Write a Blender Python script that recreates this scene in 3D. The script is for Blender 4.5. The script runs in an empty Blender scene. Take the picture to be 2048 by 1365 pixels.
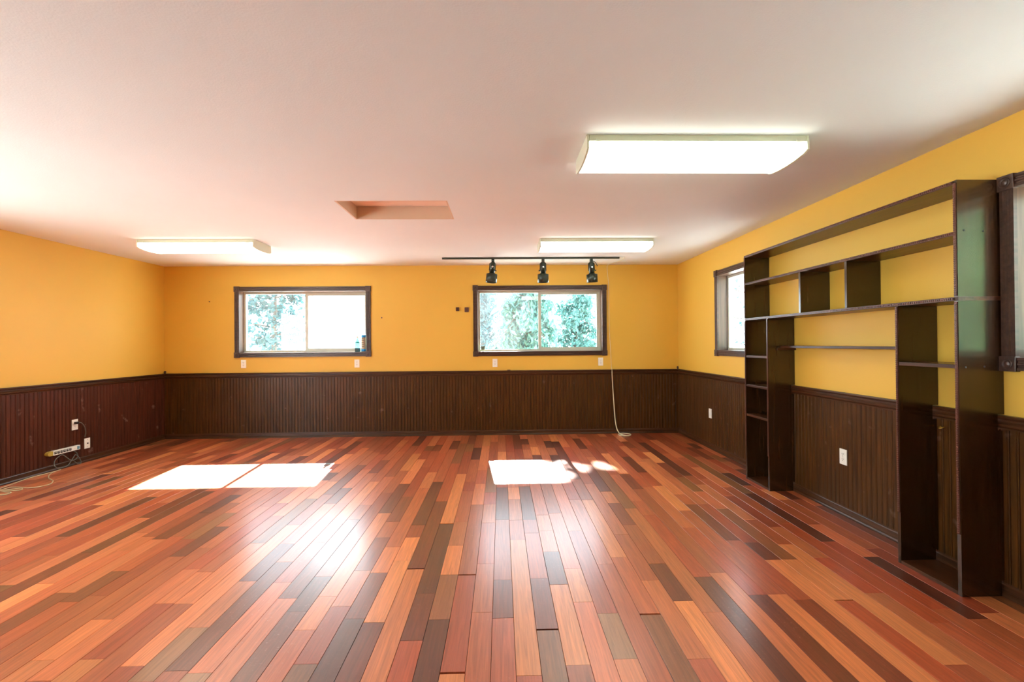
import bpy, bmesh, math, random
from mathutils import Matrix, Vector
random.seed(7)
scene = bpy.context.scene
COL = scene.collection
PI = math.pi

# ------------------------------------------------------------------ room numbers (metres)
XL, XR, YB, YF, H, T = -4.762, 2.572, 6.551, -3.0, 2.44, 0.16

# ------------------------------------------------------------------ camera
cam_data = bpy.data.cameras.new('camera')
cam = bpy.data.objects.new('camera', cam_data)
COL.objects.link(cam)
r = Vector((0.999685, -0.0237549, -0.0080998)); u = Vector((0.0079739, -0.0053911, 0.9999537)); f = Vector((0.0237974, 0.9997033, 0.0052))
cam.matrix_world = Matrix(((r.x, u.x, -f.x, 0), (r.y, u.y, -f.y, 0), (r.z, u.z, -f.z, 1.3118), (0, 0, 0, 1)))
cam_data.sensor_width = 36.0
cam_data.lens = 910 / 2048 * 36
cam_data.clip_start = 0.05
cam_data.clip_end = 500
scene.camera = cam

# ------------------------------------------------------------------ sky, sun, exposure
world = bpy.data.worlds.new('sky')
scene.world = world
world.use_nodes = True
bg = world.node_tree.nodes['Background']
bg.inputs['Color'].default_value = (0.78, 0.91, 1.0, 1)
bg.inputs['Strength'].default_value = 13.0
sun_data = bpy.data.lights.new('sun', 'SUN')
sun_data.energy = 120.0
sun_data.angle = math.radians(0.6)
sun_data.color = (1.0, 0.97, 0.91)
sun = bpy.data.objects.new('sun', sun_data)
COL.objects.link(sun)
sun.location = (-2, 20, 18)
sun.rotation_euler = Vector((0.1, -1.0, -0.84)).to_track_quat('-Z', 'Y').to_euler()
vs = scene.view_settings
vs.view_transform = 'Standard'
vs.look = 'None'
vs.gamma = 1.0
vs.use_curve_mapping = False
vs.exposure = -0.16
scene.cycles.max_bounces = 10
scene.cycles.diffuse_bounces = 7
scene.cycles.transparent_max_bounces = 16
scene.cycles.sample_clamp_indirect = 8.0

# ------------------------------------------------------------------ helpers
def srgb(r_, g, b):
    def c(v):
        v /= 255.0
        return v / 12.92 if v <= 0.04045 else ((v + 0.055) / 1.055) ** 2.4
    return (c(r_), c(g), c(b), 1)

def new_mat(name):
    m = bpy.data.materials.new(name)
    m.use_nodes = True
    nt = m.node_tree
    return m, nt, nt.nodes['Principled BSDF']

def node(nt, kind, **kw):
    n = nt.nodes.new(kind)
    for k, v in kw.items():
        setattr(n, k, v)
    return n

def plain(name, col, rough=0.5, metal=0.0, spec=0.5, bump=0.0, bscale=200):
    m, nt, b = new_mat(name)
    b.inputs['Base Color'].default_value = col
    b.inputs['Roughness'].default_value = rough
    b.inputs['Metallic'].default_value = metal
    b.inputs['Specular IOR Level'].default_value = spec
    tc = node(nt, 'ShaderNodeTexCoord')
    no = node(nt, 'ShaderNodeTexNoise')
    no.inputs['Scale'].default_value = bscale
    no.inputs['Detail'].default_value = 3
    nt.links.new(tc.outputs['Object'], no.inputs['Vector'])
    hs = node(nt, 'ShaderNodeHueSaturation')
    hs.inputs['Color'].default_value = col
    mr = node(nt, 'ShaderNodeMapRange')
    mr.inputs[3].default_value = 0.94
    mr.inputs[4].default_value = 1.06
    nt.links.new(no.outputs['Fac'], mr.inputs[0])
    nt.links.new(mr.outputs[0], hs.inputs['Value'])
    nt.links.new(hs.outputs[0], b.inputs['Base Color'])
    if bump:
        bp = node(nt, 'ShaderNodeBump')
        bp.inputs['Strength'].default_value = bump
        bp.inputs['Distance'].default_value = 0.002
        nt.links.new(no.outputs['Fac'], bp.inputs['Height'])
        nt.links.new(bp.outputs[0], b.inputs['Normal'])
    return m

def stained(name, dark, light, rough=0.3, axis='Z', scale=1.0, scuff=0.0, spec=0.5):
    """dark stained timber with streaky grain along one axis, in world space"""
    m, nt, b = new_mat(name)
    geo = node(nt, 'ShaderNodeNewGeometry')
    oi = node(nt, 'ShaderNodeObjectInfo')
    ml = node(nt, 'ShaderNodeVectorMath', operation='MULTIPLY')
    s = {'X': (2.5, 45, 45), 'Y': (45, 2.5, 45), 'Z': (45, 45, 2.5)}[axis]
    ml.inputs[1].default_value = tuple(v * scale for v in s)
    nt.links.new(geo.outputs['Position'], ml.inputs[0])
    ad = node(nt, 'ShaderNodeVectorMath', operation='ADD')
    sc = node(nt, 'ShaderNodeMath', operation='MULTIPLY')
    sc.inputs[1].default_value = 60.0
    nt.links.new(oi.outputs['Random'], sc.inputs[0])
    nt.links.new(ml.outputs[0], ad.inputs[0])
    nt.links.new(sc.outputs[0], ad.inputs[1])
    no = node(nt, 'ShaderNodeTexNoise')
    no.inputs['Scale'].default_value = 1.0
    no.inputs['Detail'].default_value = 5
    no.inputs['Roughness'].default_value = 0.65
    no.inputs['Distortion'].default_value = 0.6
    nt.links.new(ad.outputs[0], no.inputs['Vector'])
    cr = node(nt, 'ShaderNodeValToRGB')
    cr.color_ramp.elements[0].position = 0.3
    cr.color_ramp.elements[0].color = dark
    cr.color_ramp.elements[1].position = 0.75
    cr.color_ramp.elements[1].color = light
    nt.links.new(no.outputs['Fac'], cr.inputs[0])
    out = cr.outputs[0]
    if scuff:
        n2 = node(nt, 'ShaderNodeTexNoise')
        n2.inputs['Scale'].default_value = 9.0
        n2.inputs['Detail'].default_value = 6
        nt.links.new(geo.outputs['Position'], n2.inputs['Vector'])
        c2 = node(nt, 'ShaderNodeValToRGB')
        c2.color_ramp.elements[0].position = 0.66
        c2.color_ramp.elements[1].position = 0.74
        nt.links.new(n2.outputs['Fac'], c2.inputs[0])
        mm = node(nt, 'ShaderNodeMath', operation='MULTIPLY')
        mm.inputs[1].default_value = scuff
        nt.links.new(c2.outputs[0], mm.inputs[0])
        mx = node(nt, 'ShaderNodeMix', data_type='RGBA')
        nt.links.new(mm.outputs[0], mx.inputs[0])
        nt.links.new(out, mx.inputs[6])
        mx.inputs[7].default_value = srgb(150, 125, 115)
        out = mx.outputs[2]
    nt.links.new(out, b.inputs['Base Color'])
    b.inputs['Roughness'].default_value = rough
    b.inputs['Specular IOR Level'].default_value = spec
    bp = node(nt, 'ShaderNodeBump')
    bp.inputs['Strength'].default_value = 0.12
    bp.inputs['Distance'].default_value = 0.001
    nt.links.new(no.outputs['Fac'], bp.inputs['Height'])
    nt.links.new(bp.outputs[0], b.inputs['Normal'])
    return m

def painted(name, col, bscale, bstr, rough):
    m, nt, b = new_mat(name)
    geo = node(nt, 'ShaderNodeNewGeometry')
    no = node(nt, 'ShaderNodeTexNoise')
    no.inputs['Scale'].default_value = bscale
    no.inputs['Detail'].default_value = 4
    nt.links.new(geo.outputs['Position'], no.inputs['Vector'])
    n2 = node(nt, 'ShaderNodeTexNoise')
    n2.inputs['Scale'].default_value = 1.3
    n2.inputs['Detail'].default_value = 3
    nt.links.new(geo.outputs['Position'], n2.inputs['Vector'])
    mr = node(nt, 'ShaderNodeMapRange')
    mr.inputs[3].default_value = 0.95
    mr.inputs[4].default_value = 1.05
    nt.links.new(n2.outputs['Fac'], mr.inputs[0])
    hs = node(nt, 'ShaderNodeHueSaturation')
    hs.inputs['Color'].default_value = col
    nt.links.new(mr.outputs[0], hs.inputs['Value'])
    nt.links.new(hs.outputs[0], b.inputs['Base Color'])
    b.inputs['Roughness'].default_value = rough
    bp = node(nt, 'ShaderNodeBump')
    bp.inputs['Strength'].default_value = bstr
    bp.inputs['Distance'].default_value = 0.004
    nt.links.new(no.outputs['Fac'], bp.inputs['Height'])
    nt.links.new(bp.outputs[0], b.inputs['Normal'])
    return m

def plank_mat(name, stuff):
    m, nt, b = new_mat(name)
    geo = node(nt, 'ShaderNodeNewGeometry')
    if stuff:
        ca = node(nt, 'ShaderNodeAttribute', attribute_name='tone')
        col = ca.outputs['Color']
        rnd = ca.outputs['Alpha']
    else:
        oi = node(nt, 'ShaderNodeObjectInfo')
        col = oi.outputs['Color']
        rnd = oi.outputs['Random']
    sc = node(nt, 'ShaderNodeMath', operation='MULTIPLY')
    sc.inputs[1].default_value = 80.0
    nt.links.new(rnd, sc.inputs[0])
    ml = node(nt, 'ShaderNodeVectorMath', operation='MULTIPLY')
    ml.inputs[1].default_value = (60, 2.6, 1)
    nt.links.new(geo.outputs['Position'], ml.inputs[0])
    ad = node(nt, 'ShaderNodeVectorMath', operation='ADD')
    nt.links.new(ml.outputs[0], ad.inputs[0])
    nt.links.new(sc.outputs[0], ad.inputs[1])
    no = node(nt, 'ShaderNodeTexNoise')
    no.inputs['Scale'].default_value = 1.0
    no.inputs['Detail'].default_value = 6
    no.inputs['Roughness'].default_value = 0.6
    no.inputs['Distortion'].default_value = 1.2
    nt.links.new(ad.outputs[0], no.inputs['Vector'])
    mr = node(nt, 'ShaderNodeMapRange')
    mr.inputs[1].default_value = 0.25
    mr.inputs[2].default_value = 0.75
    mr.inputs[3].default_value = 0.64
    mr.inputs[4].default_value = 1.28
    nt.links.new(no.outputs['Fac'], mr.inputs[0])
    hs = node(nt, 'ShaderNodeHueSaturation')
    nt.links.new(col, hs.inputs['Color'])
    nt.links.new(mr.outputs[0], hs.inputs['Value'])
    # worn, dusty scuffs
    n2 = node(nt, 'ShaderNodeTexNoise')
    n2.inputs['Scale'].default_value = 60.0
    n2.inputs['Detail'].default_value = 8
    n2.inputs['Roughness'].default_value = 0.75
    nt.links.new(geo.outputs['Position'], n2.inputs['Vector'])
    n3 = node(nt, 'ShaderNodeTexNoise')
    n3.inputs['Scale'].default_value = 1.1
    n3.inputs['Detail'].default_value = 2
    nt.links.new(geo.outputs['Position'], n3.inputs['Vector'])
    c2 = node(nt, 'ShaderNodeMapRange')
    c2.inputs[1].default_value = 0.58
    c2.inputs[2].default_value = 0.74
    nt.links.new(n2.outputs['Fac'], c2.inputs[0])
    c3 = node(nt, 'ShaderNodeMapRange')
    c3.inputs[1].default_value = 0.42
    c3.inputs[2].default_value = 0.68
    nt.links.new(n3.outputs['Fac'], c3.inputs[0])
    mm = node(nt, 'ShaderNodeMath', operation='MULTIPLY')
    nt.links.new(c2.outputs[0], mm.inputs[0])
    nt.links.new(c3.outputs[0], mm.inputs[1])
    m7 = node(nt, 'ShaderNodeMath', operation='MULTIPLY')
    m7.inputs[1].default_value = 0.7
    nt.links.new(mm.outputs[0], m7.inputs[0])
    mx = node(nt, 'ShaderNodeMix', data_type='RGBA')
    nt.links.new(m7.outputs[0], mx.inputs[0])
    nt.links.new(hs.outputs[0], mx.inputs[6])
    mx.inputs[7].default_value = srgb(205, 170, 150)
    nt.links.new(mx.outputs[2], b.inputs['Base Color'])
    rr = node(nt, 'ShaderNodeMapRange')
    rr.inputs[3].default_value = 0.34
    rr.inputs[4].default_value = 0.44
    nt.links.new(n2.outputs['Fac'], rr.inputs[0])
    nt.links.new(rr.outputs[0], b.inputs['Roughness'])
    b.inputs['Specular IOR Level'].default_value = 0.5
    b.inputs['Coat Weight'].default_value = 0.6
    b.inputs['Coat Roughness'].default_value = 0.23
    bp = node(nt, 'ShaderNodeBump')
    bp.inputs['Strength'].default_value = 0.05
    bp.inputs['Distance'].default_value = 0.001
    nt.links.new(no.outputs['Fac'], bp.inputs['Height'])
    nt.links.new(bp.outputs[0], b.inputs['Normal'])
    return m

def glass_mat(name, dirt, tint=(1, 1, 1, 1)):
    m = bpy.data.materials.new(name)
    m.use_nodes = True
    nt = m.node_tree
    nt.nodes.clear()
    out = node(nt, 'ShaderNodeOutputMaterial')
    tr = node(nt, 'ShaderNodeBsdfTransparent')
    tr.inputs[0].default_value = tint
    tl = node(nt, 'ShaderNodeBsdfTranslucent')
    tl.inputs[0].default_value = (0.9, 0.95, 1, 1)
    gl = node(nt, 'ShaderNodeBsdfGlossy')
    gl.inputs['Roughness'].default_value = 0.03
    geo = node(nt, 'ShaderNodeNewGeometry')
    no = node(nt, 'ShaderNodeTexNoise')
    no.inputs['Scale'].default_value = 2.2
    no.inputs['Detail'].default_value = 5
    nt.links.new(geo.outputs['Position'], no.inputs['Vector'])
    mr = node(nt, 'ShaderNodeMapRange')
    mr.inputs[1].default_value = 0.3
    mr.inputs[2].default_value = 0.7
    mr.inputs[3].default_value = dirt * 0.4
    mr.inputs[4].default_value = dirt * 1.6
    nt.links.new(no.outputs['Fac'], mr.inputs[0])
    m1 = node(nt, 'ShaderNodeMixShader')
    nt.links.new(mr.outputs[0], m1.inputs[0])
    nt.links.new(tr.outputs[0], m1.inputs[1])
    nt.links.new(tl.outputs[0], m1.inputs[2])
    m2 = node(nt, 'ShaderNodeMixShader')
    m2.inputs[0].default_value = 0.05
    nt.links.new(m1.outputs[0], m2.inputs[1])
    nt.links.new(gl.outputs[0], m2.inputs[2])
    nt.links.new(m2.outputs[0], out.inputs['Surface'])
    return m

def leaf_mat(name, c1, c2):
    m, nt, b = new_mat(name)
    oi = node(nt, 'ShaderNodeNewGeometry')
    cr = node(nt, 'ShaderNodeValToRGB')
    cr.color_ramp.elements[0].color = c1
    cr.color_ramp.elements[1].color = c2
    nt.links.new(oi.outputs['Random Per Island'], cr.inputs[0])
    nt.links.new(cr.outputs[0], b.inputs['Base Color'])
    b.inputs['Roughness'].default_value = 0.6
    tl = node(nt, 'ShaderNodeBsdfTranslucent')
    nt.links.new(cr.outputs[0], tl.inputs[0])
    mx = node(nt, 'ShaderNodeMixShader')
    mx.inputs[0].default_value = 0.35
    nt.links.new(b.outputs[0], mx.inputs[1])
    nt.links.new(tl.outputs[0], mx.inputs[2])
    nt.links.new(mx.outputs[0], nt.nodes['Material Output'].inputs['Surface'])
    return m

def emit_mat(name, col, strength):
    m, nt, b = new_mat(name)
    b.inputs['Base Color'].default_value = (0.9, 0.9, 0.88, 1)
    b.inputs['Emission Color'].default_value = col
    b.inputs['Emission Strength'].default_value = strength
    b.inputs['Roughness'].default_value = 0.4
    return m

M = {}
M['wall'] = painted('yellow_wall_paint', (0.67, 0.405, 0.05, 1), 190, 0.10, 0.55)
M['ceiling'] = painted('white_ceiling_paint', (0.745, 0.79, 0.775, 1), 120, 0.22, 0.8)
M['wainscot'] = stained('stained_beadboard', srgb(42, 25, 4), srgb(90, 53, 14), 0.40, 'Z', 1.0, 0.25, 0.22)
M['trimH'] = stained('stained_moulding', srgb(42, 24, 10), srgb(82, 48, 22), 0.36, 'X', 1.0, 0, 0.35)
M['trimY'] = stained('stained_side_moulding', srgb(42, 24, 10), srgb(82, 48, 22), 0.36, 'Y', 1.0, 0, 0.35)
M['casing'] = stained('stained_casing', srgb(44, 30, 24), srgb(78, 54, 42), 0.35, 'X', 0.7)
M['jamb'] = stained('stained_jamb', srgb(62, 44, 33), srgb(96, 72, 56), 0.35, 'Z', 0.7)
M['caseV'] = stained('bookcase_upright', srgb(34, 21, 9), srgb(64, 40, 18), 0.2, 'Z', 0.8, 0, 0.7)
M['caseH'] = stained('bookcase_shelf_board', srgb(42, 24, 10), srgb(84, 48, 26), 0.32, 'Y', 0.8, 0, 0.35)
def knotty(name, src):
    m = M[src].copy()
    m.name = name
    nt = m.node_tree
    b = nt.nodes['Principled BSDF']
    geo = node(nt, 'ShaderNodeNewGeometry')
    ml = node(nt, 'ShaderNodeVectorMath', operation='MULTIPLY')
    ml.inputs[1].default_value = (9.0, 1.0, 4.2)
    ns = node(nt, 'ShaderNodeTexNoise')
    ns.inputs['Scale'].default_value = 14.0
    nt.links.new(geo.outputs['Position'], ns.inputs['Vector'])
    sc = node(nt, 'ShaderNodeVectorMath', operation='SCALE')
    sc.inputs['Scale'].default_value = 0.06
    nt.links.new(ns.outputs['Color'], sc.inputs[0])
    ad = node(nt, 'ShaderNodeVectorMath', operation='ADD')
    nt.links.new(geo.outputs['Position'], ad.inputs[0])
    nt.links.new(sc.outputs[0], ad.inputs[1])
    nt.links.new(ad.outputs[0], ml.inputs[0])
    vo = node(nt, 'ShaderNodeTexVoronoi')
    vo.inputs['Scale'].default_value = 1.0
    nt.links.new(ml.outputs[0], vo.inputs['Vector'])
    mr = node(nt, 'ShaderNodeMapRange')
    mr.inputs[1].default_value = 0.05
    mr.inputs[2].default_value = 0.13
    mr.inputs[3].default_value = 1.0
    mr.inputs[4].default_value = 0.0
    nt.links.new(vo.outputs['Distance'], mr.inputs[0])
    mx = node(nt, 'ShaderNodeMix', data_type='RGBA')
    old = b.inputs['Base Color'].links[0].from_socket
    nt.links.new(mr.outputs[0], mx.inputs[0])
    nt.links.new(old, mx.inputs[6])
    mx.inputs[7].default_value = srgb(20, 14, 9)
    nt.links.new(mx.outputs[2], b.inputs['Base Color'])
    rr = node(nt, 'ShaderNodeMapRange')
    rr.inputs[3].default_value = 0.2
    rr.inputs[4].default_value = 0.22
    nt.links.new(mr.outputs[0], rr.inputs[0])
    nt.links.new(rr.outputs[0], b.inputs['Roughness'])
    return m
M['knotty'] = knotty('knotty_bookcase_end', 'caseV')
M['bead'] = stained('bookcase_bead', srgb(66, 36, 26), srgb(104, 62, 48), 0.3, 'Z', 1.0)
M['plank'] = plank_mat('hardwood_plank', False)
M['plank_stuff'] = plank_mat('hardwood_plank_far', True)
M['subfloor'] = plain('subfloor', srgb(62, 36, 24), 0.8)
M['vinyl'] = plain('white_vinyl', srgb(190, 192, 176), 0.35)
M['glass'] = glass_mat('window_glass', 0.003)
M['dusty'] = glass_mat('dusty_window_glass', 0.006)
M['screen'] = glass_mat('sunlit_screened_glass', 0.16)
M['plastic'] = plain('white_plastic', srgb(232, 232, 220), 0.35)
M['slot'] = plain('dark_slot', srgb(30, 28, 26), 0.5)
M['enamel'] = plain('white_enamel', srgb(212, 216, 192), 0.4)
M['lens'] = emit_mat('lit_diffuser', (0.93, 1.0, 0.88, 1), 8.5)
M['blackmetal'] = plain('dark_green_black_metal', srgb(34, 44, 34), 0.32, 0.3)
M['chrome'] = plain('chrome', (0.7, 0.7, 0.7, 1), 0.2, 1.0)
M['brass'] = plain('brass', srgb(200, 160, 70), 0.3, 1.0)
M['cream'] = plain('cream_cord', srgb(226, 216, 180), 0.5)
M['greycord'] = plain('grey_cord', srgb(96, 100, 92), 0.45)
M['beigecord'] = plain('beige_cord', srgb(200, 180, 140), 0.5)
M['black'] = plain('black_plastic', srgb(24, 25, 26), 0.4)
M['olive'] = plain('yellow_olive_plastic', srgb(176, 150, 60), 0.45)
M['switchblue'] = plain('blue_grey_switch', srgb(100, 150, 165), 0.4)
M['brownknob'] = plain('brown_knob', srgb(74, 40, 32), 0.45)
M['bluecan'] = plain('blue_can', srgb(40, 150, 220), 0.35)
M['label'] = plain('pale_can_label', srgb(196, 190, 160), 0.5)
M['labelink'] = plain('dark_label_print', srgb(70, 62, 55), 0.5)
M['bottle'] = glass_mat('aqua_bottle', 0.004, (0.22, 0.34, 0.35, 1))
M['bottle_cap'] = plain('teal_print', srgb(20, 130, 130), 0.3)
M['card'] = plain('grey_green_card', srgb(120, 135, 110), 0.5)
M['ground'] = plain('pale_gravel', (0.72, 0.73, 0.71, 1), 0.9, bscale=4)
M['bark'] = plain('grey_bark', srgb(70, 66, 60), 0.8, bscale=12)
M['leaf_pale'] = leaf_mat('pale_leaf', (0.022, 0.09, 0.10, 1), (0.065, 0.17, 0.19, 1))
M['leaf_dark'] = leaf_mat('dark_teal_leaf', (0.008, 0.05, 0.055, 1), (0.03, 0.09, 0.10, 1))
M['leaf_sunny'] = leaf_mat('sunny_leaf', (0.10, 0.26, 0.10, 1), (0.20, 0.40, 0.18, 1))
M['hatch'] = painted('hatch_lining_shade', (0.66, 0.49, 0.35, 1), 120, 0.1, 0.7)  # tan stands in for the shade on the recess sides
M['hatch_panel'] = painted('hatch_panel_shade', (0.80, 0.66, 0.55, 1), 120, 0.1, 0.7)  # paler tan, recess shade put into the panel colour
M['leaf_green'] = leaf_mat('green_leaf', (0.03, 0.12, 0.105, 1), (0.10, 0.26, 0.235, 1))

class B:
    """collects shapes into one mesh"""
    def __init__(s):
        s.v, s.f, s.sm = [], [], []
    def add(s, vs_, fs, smooth=False):
        o = len(s.v)
        s.v += [tuple(p) for p in vs_]
        for q in fs:
            s.f.append(tuple(i + o for i in q))
            s.sm.append(smooth)
        return s
    def box(s, x0, x1, y0, y1, z0, z1):
        return s.add([(x0, y0, z0), (x1, y0, z0), (x1, y1, z0), (x0, y1, z0), (x0, y0, z1), (x1, y0, z1), (x1, y1, z1), (x0, y1, z1)],
                     [(0, 3, 2, 1), (4, 5, 6, 7), (0, 1, 5, 4), (1, 2, 6, 5), (2, 3, 7, 6), (3, 0, 4, 7)])
    def bbox(s, x0, x1, y0, y1, z0, z1, b):
        """box with chamfered edges"""
        bm = bmesh.new()
        bmesh.ops.create_cube(bm, size=1.0)
        for v in bm.verts:
            v.co = ((x0 + x1) / 2 + v.co.x * (x1 - x0), (y0 + y1) / 2 + v.co.y * (y1 - y0), (z0 + z1) / 2 + v.co.z * (z1 - z0))
        bmesh.ops.bevel(bm, geom=bm.edges[:], offset=b, segments=2, affect='EDGES', profile=0.6)
        bm.verts.ensure_lookup_table()
        s.add([v.co[:] for v in bm.verts], [[v.index for v in q.verts] for q in bm.faces])
        bm.free()
        return s
    def prism(s, prof, a, b, axis, ma=0.0, mb=0.0, key=0):
        """prof: 2d polygon; axis 'x': prof=(y,z), 'y': (x,z), 'z': (x,y). ma/mb mitre: end moves by |prof[key]| * m"""
        n = len(prof)
        def P(t, p):
            return {'x': (t, p[0], p[1]), 'y': (p[0], t, p[1]), 'z': (p[0], p[1], t)}[axis]
        vs_ = [P(a + abs(p[key]) * ma, p) for p in prof] + [P(b - abs(p[key]) * mb, p) for p in prof]
        fs = [(i, (i + 1) % n, n + (i + 1) % n, n + i) for i in range(n)] + [tuple(range(n))[::-1], tuple(range(n, 2 * n))]
        return s.add(vs_, fs)
    def ring(s, x0, x1, z0, z1, w, y0, y1):
        """rectangular frame in the xz plane"""
        s.box(x0, x1, y0, y1, z0, z0 + w); s.box(x0, x1, y0, y1, z1 - w, z1)
        s.box(x0, x0 + w, y0, y1, z0 + w, z1 - w); s.box(x1 - w, x1, y0, y1, z0 + w, z1 - w)
        return s
    def lathe(s, prof, c=(0, 0, 0), n=20, mat=None, smooth=True):
        """prof: (radius, z) list revolved about local z, then matrix"""
        vs_ = []
        for rr, z in prof:
            for i in range(n):
                a = 2 * PI * i / n
                p = Vector((rr * math.cos(a), rr * math.sin(a), z))
                if mat is not None:
                    p = mat @ p
                vs_.append((p.x + c[0], p.y + c[1], p.z + c[2]))
        fs = []
        for k in range(len(prof) - 1):
            for i in range(n):
                j = (i + 1) % n
                fs.append((k * n + i, k * n + j, (k + 1) * n + j, (k + 1) * n + i))
        fs.append(tuple(range(n))[::-1])
        fs.append(tuple(range((len(prof) - 1) * n, len(prof) * n)))
        s.add(vs_, fs[:-2], smooth)
        s.f += [tuple(i + len(s.v) - len(vs_) for i in q) for q in fs[-2:]]
        s.sm += [False, False]
        return s
    def tube(s, pts, rad, n=8, caps=True):
        """rad: number or list"""
        pts = [Vector(p) for p in pts]
        k = len(pts)
        rad = rad if isinstance(rad, (list, tuple)) else [rad] * k
        vs_, up = [], Vector((0.13, 0.21, 0.97))
        for i, p in enumerate(pts):
            d = (pts[min(i + 1, k - 1)] - pts[max(i - 1, 0)]).normalized()
            if abs(d.dot(up)) > 0.95:
                up = Vector((0.95, 0.2, 0.1))
            a = d.cross(up).normalized()
            b_ = d.cross(a)
            up = -b_ if False else up
            for j in range(n):
                t = 2 * PI * j / n
                vs_.append(p + (a * math.cos(t) + b_ * math.sin(t)) * rad[i])
        fs = [(i * n + j, i * n + (j + 1) % n, (i + 1) * n + (j + 1) % n, (i + 1) * n + j) for i in range(k - 1) for j in range(n)]
        s.add(vs_, fs, True)
        if caps:
            o = len(s.v) - len(vs_)
            s.f += [tuple(o + j for j in range(n))[::-1], tuple(o + (k - 1) * n + j for j in range(n))]
            s.sm += [False, False]
        return s
    def mesh(s, name):
        me = bpy.data.meshes.new(name)
        me.from_pydata(s.v, [], s.f)
        me.update()
        bm = bmesh.new()
        bm.from_mesh(me)
        bmesh.ops.recalc_face_normals(bm, faces=bm.faces[:])
        bm.to_mesh(me)
        bm.free()
        for p, q in zip(me.polygons, s.sm):
            p.use_smooth = q
        return me
    def build(s, name, mat, parent=None):
        o = bpy.data.objects.new(name, s.mesh(name))
        o.data.materials.append(M[mat])
        COL.objects.link(o)
        o.parent = parent
        return o

def smooth_path(pts, sub=5):
    P = [Vector(p) for p in pts]
    out = []
    for i in range(len(P) - 1):
        a, b_, c, d = P[max(i - 1, 0)], P[i], P[i + 1], P[min(i + 2, len(P) - 1)]
        for k in range(sub):
            t = k / sub
            out.append(0.5 * ((2 * b_) + (c - a) * t + (2 * a - 5 * b_ + 4 * c - d) * t * t + (3 * b_ - a - 3 * c + d) * t ** 3))
    out.append(P[-1])
    return out

def tag(o, label=None, cat=None, group=None, kind=None):
    if label: o['label'] = label
    if cat: o['category'] = cat
    if group: o['group'] = group
    if kind: o['kind'] = kind
    return o

def empty(name, loc=(0, 0, 0), rz=0.0):
    o = bpy.data.objects.new(name, None)
    COL.objects.link(o)
    o.location = loc
    o.rotation_euler = (0, 0, rz)
    o.empty_display_size = 0.1
    return o

def link_copy(o, parent, loc=None):
    c = o.copy()
    COL.objects.link(c)
    c.parent = parent
    if loc is not None:
        c.location = loc
    return c

# ------------------------------------------------------------------ walls with openings
WIN = {  # opening inside the casing: centre along wall, width, sill, head
    'window_1': ('back', -2.818, 1.786, 1.208, 2.080),
    'window_2': ('back', 0.564, 1.796, 1.196, 2.080),
    'window_3': ('right', 4.865, 0.900, 1.212, 2.088),
    'window_4': ('right', 1.450, 1.500, 1.220, 2.070),
    'window_added': ('left', -0.900, 1.800, 1.000, 2.080),  # unseen window, added for daylight on the left of the ceiling
    'door_added': ('left', 2.000, 2.900, 0.020, 2.080),  # unseen wide glazing, added so ground bounce brightens the left ceiling
}
JT = 0.016

def wall(name, side, u0, u1, label):
    us, zs, ops = {u0, u1}, {-0.02, H + 0.02}, []
    for k, (sd, c, w, z0, z1) in WIN.items():
        if sd == side:
            o = (c - w / 2 - JT, c + w / 2 + JT, z0 - JT, z1 + JT)
            ops.append(o)
            us |= set(o[:2]); zs |= set(o[2:])
    us, zs = sorted(us), sorted(zs)
    b = B()
    for i in range(len(us) - 1):
        for j in range(len(zs) - 1):
            cu, cz = (us[i] + us[i + 1]) / 2, (zs[j] + zs[j + 1]) / 2
            if any(a < cu < b_ and c < cz < d for a, b_, c, d in ops):
                continue
            if side == 'back': b.box(us[i], us[i + 1], YB, YB + T, zs[j], zs[j + 1])
            if side == 'front': b.box(us[i], us[i + 1], YF - T, YF, zs[j], zs[j + 1])
            if side == 'left': b.box(XL - T, XL, us[i], us[i + 1], zs[j], zs[j + 1])
            if side == 'right': b.box(XR, XR + T, us[i], us[i + 1], zs[j], zs[j + 1])
    return tag(b.build(name, 'wall'), label, 'wall', kind='structure')

wall_back = wall('wall_back', 'back', XL - T, XR + T, 'yellow far wall with two wide windows above dark wainscot')
wall_left = wall('wall_left', 'left', YF, YB, 'plain yellow wall above dark red-brown wainscot on the left')
wall_right = wall('wall_right', 'right', YF, YB, 'yellow wall behind the dark bookcase')
wall_front = wall('wall_front', 'front', XL - T, XR + T, 'yellow wall behind the viewer')

# ceiling with the attic hatch opening
HX0, HX1, HY0, HY1 = -1.302, -0.416, 3.588, 4.130
b = B()
b.box(XL - T, XR + T, YF - T, HY0, H, H + 0.14); b.box(XL - T, XR + T, HY1, YB + T, H, H + 0.14)
b.box(XL - T, HX0, HY0, HY1, H, H + 0.14); b.box(HX1, XR + T, HY0, HY1, H, H + 0.14)
ceiling = tag(b.build('ceiling', 'ceiling'), 'white textured ceiling', 'ceiling', kind='structure')
hatch = empty('attic_hatch', (-0.859, 3.859, H))
tag(hatch, 'recessed rectangular attic hatch in the white ceiling', 'hatch')
b = B(); b.box(-0.443 + 0.001, 0.443 - 0.001, -0.271 + 0.001, 0.271 - 0.001, 0.115, 0.135); b.build('hatch_panel', 'hatch_panel', hatch)
for (x0, x1, y0, y1) in ((-0.442, 0.442, 0.258, 0.270), (-0.442, 0.442, -0.270, -0.258), (-0.442, -0.430, -0.258, 0.258), (0.430, 0.442, -0.258, 0.258)):
    b = B(); b.box(x0, x1, y0, y1, 0.001, 0.1145); b.build('lining_board', 'hatch', hatch)

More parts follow.
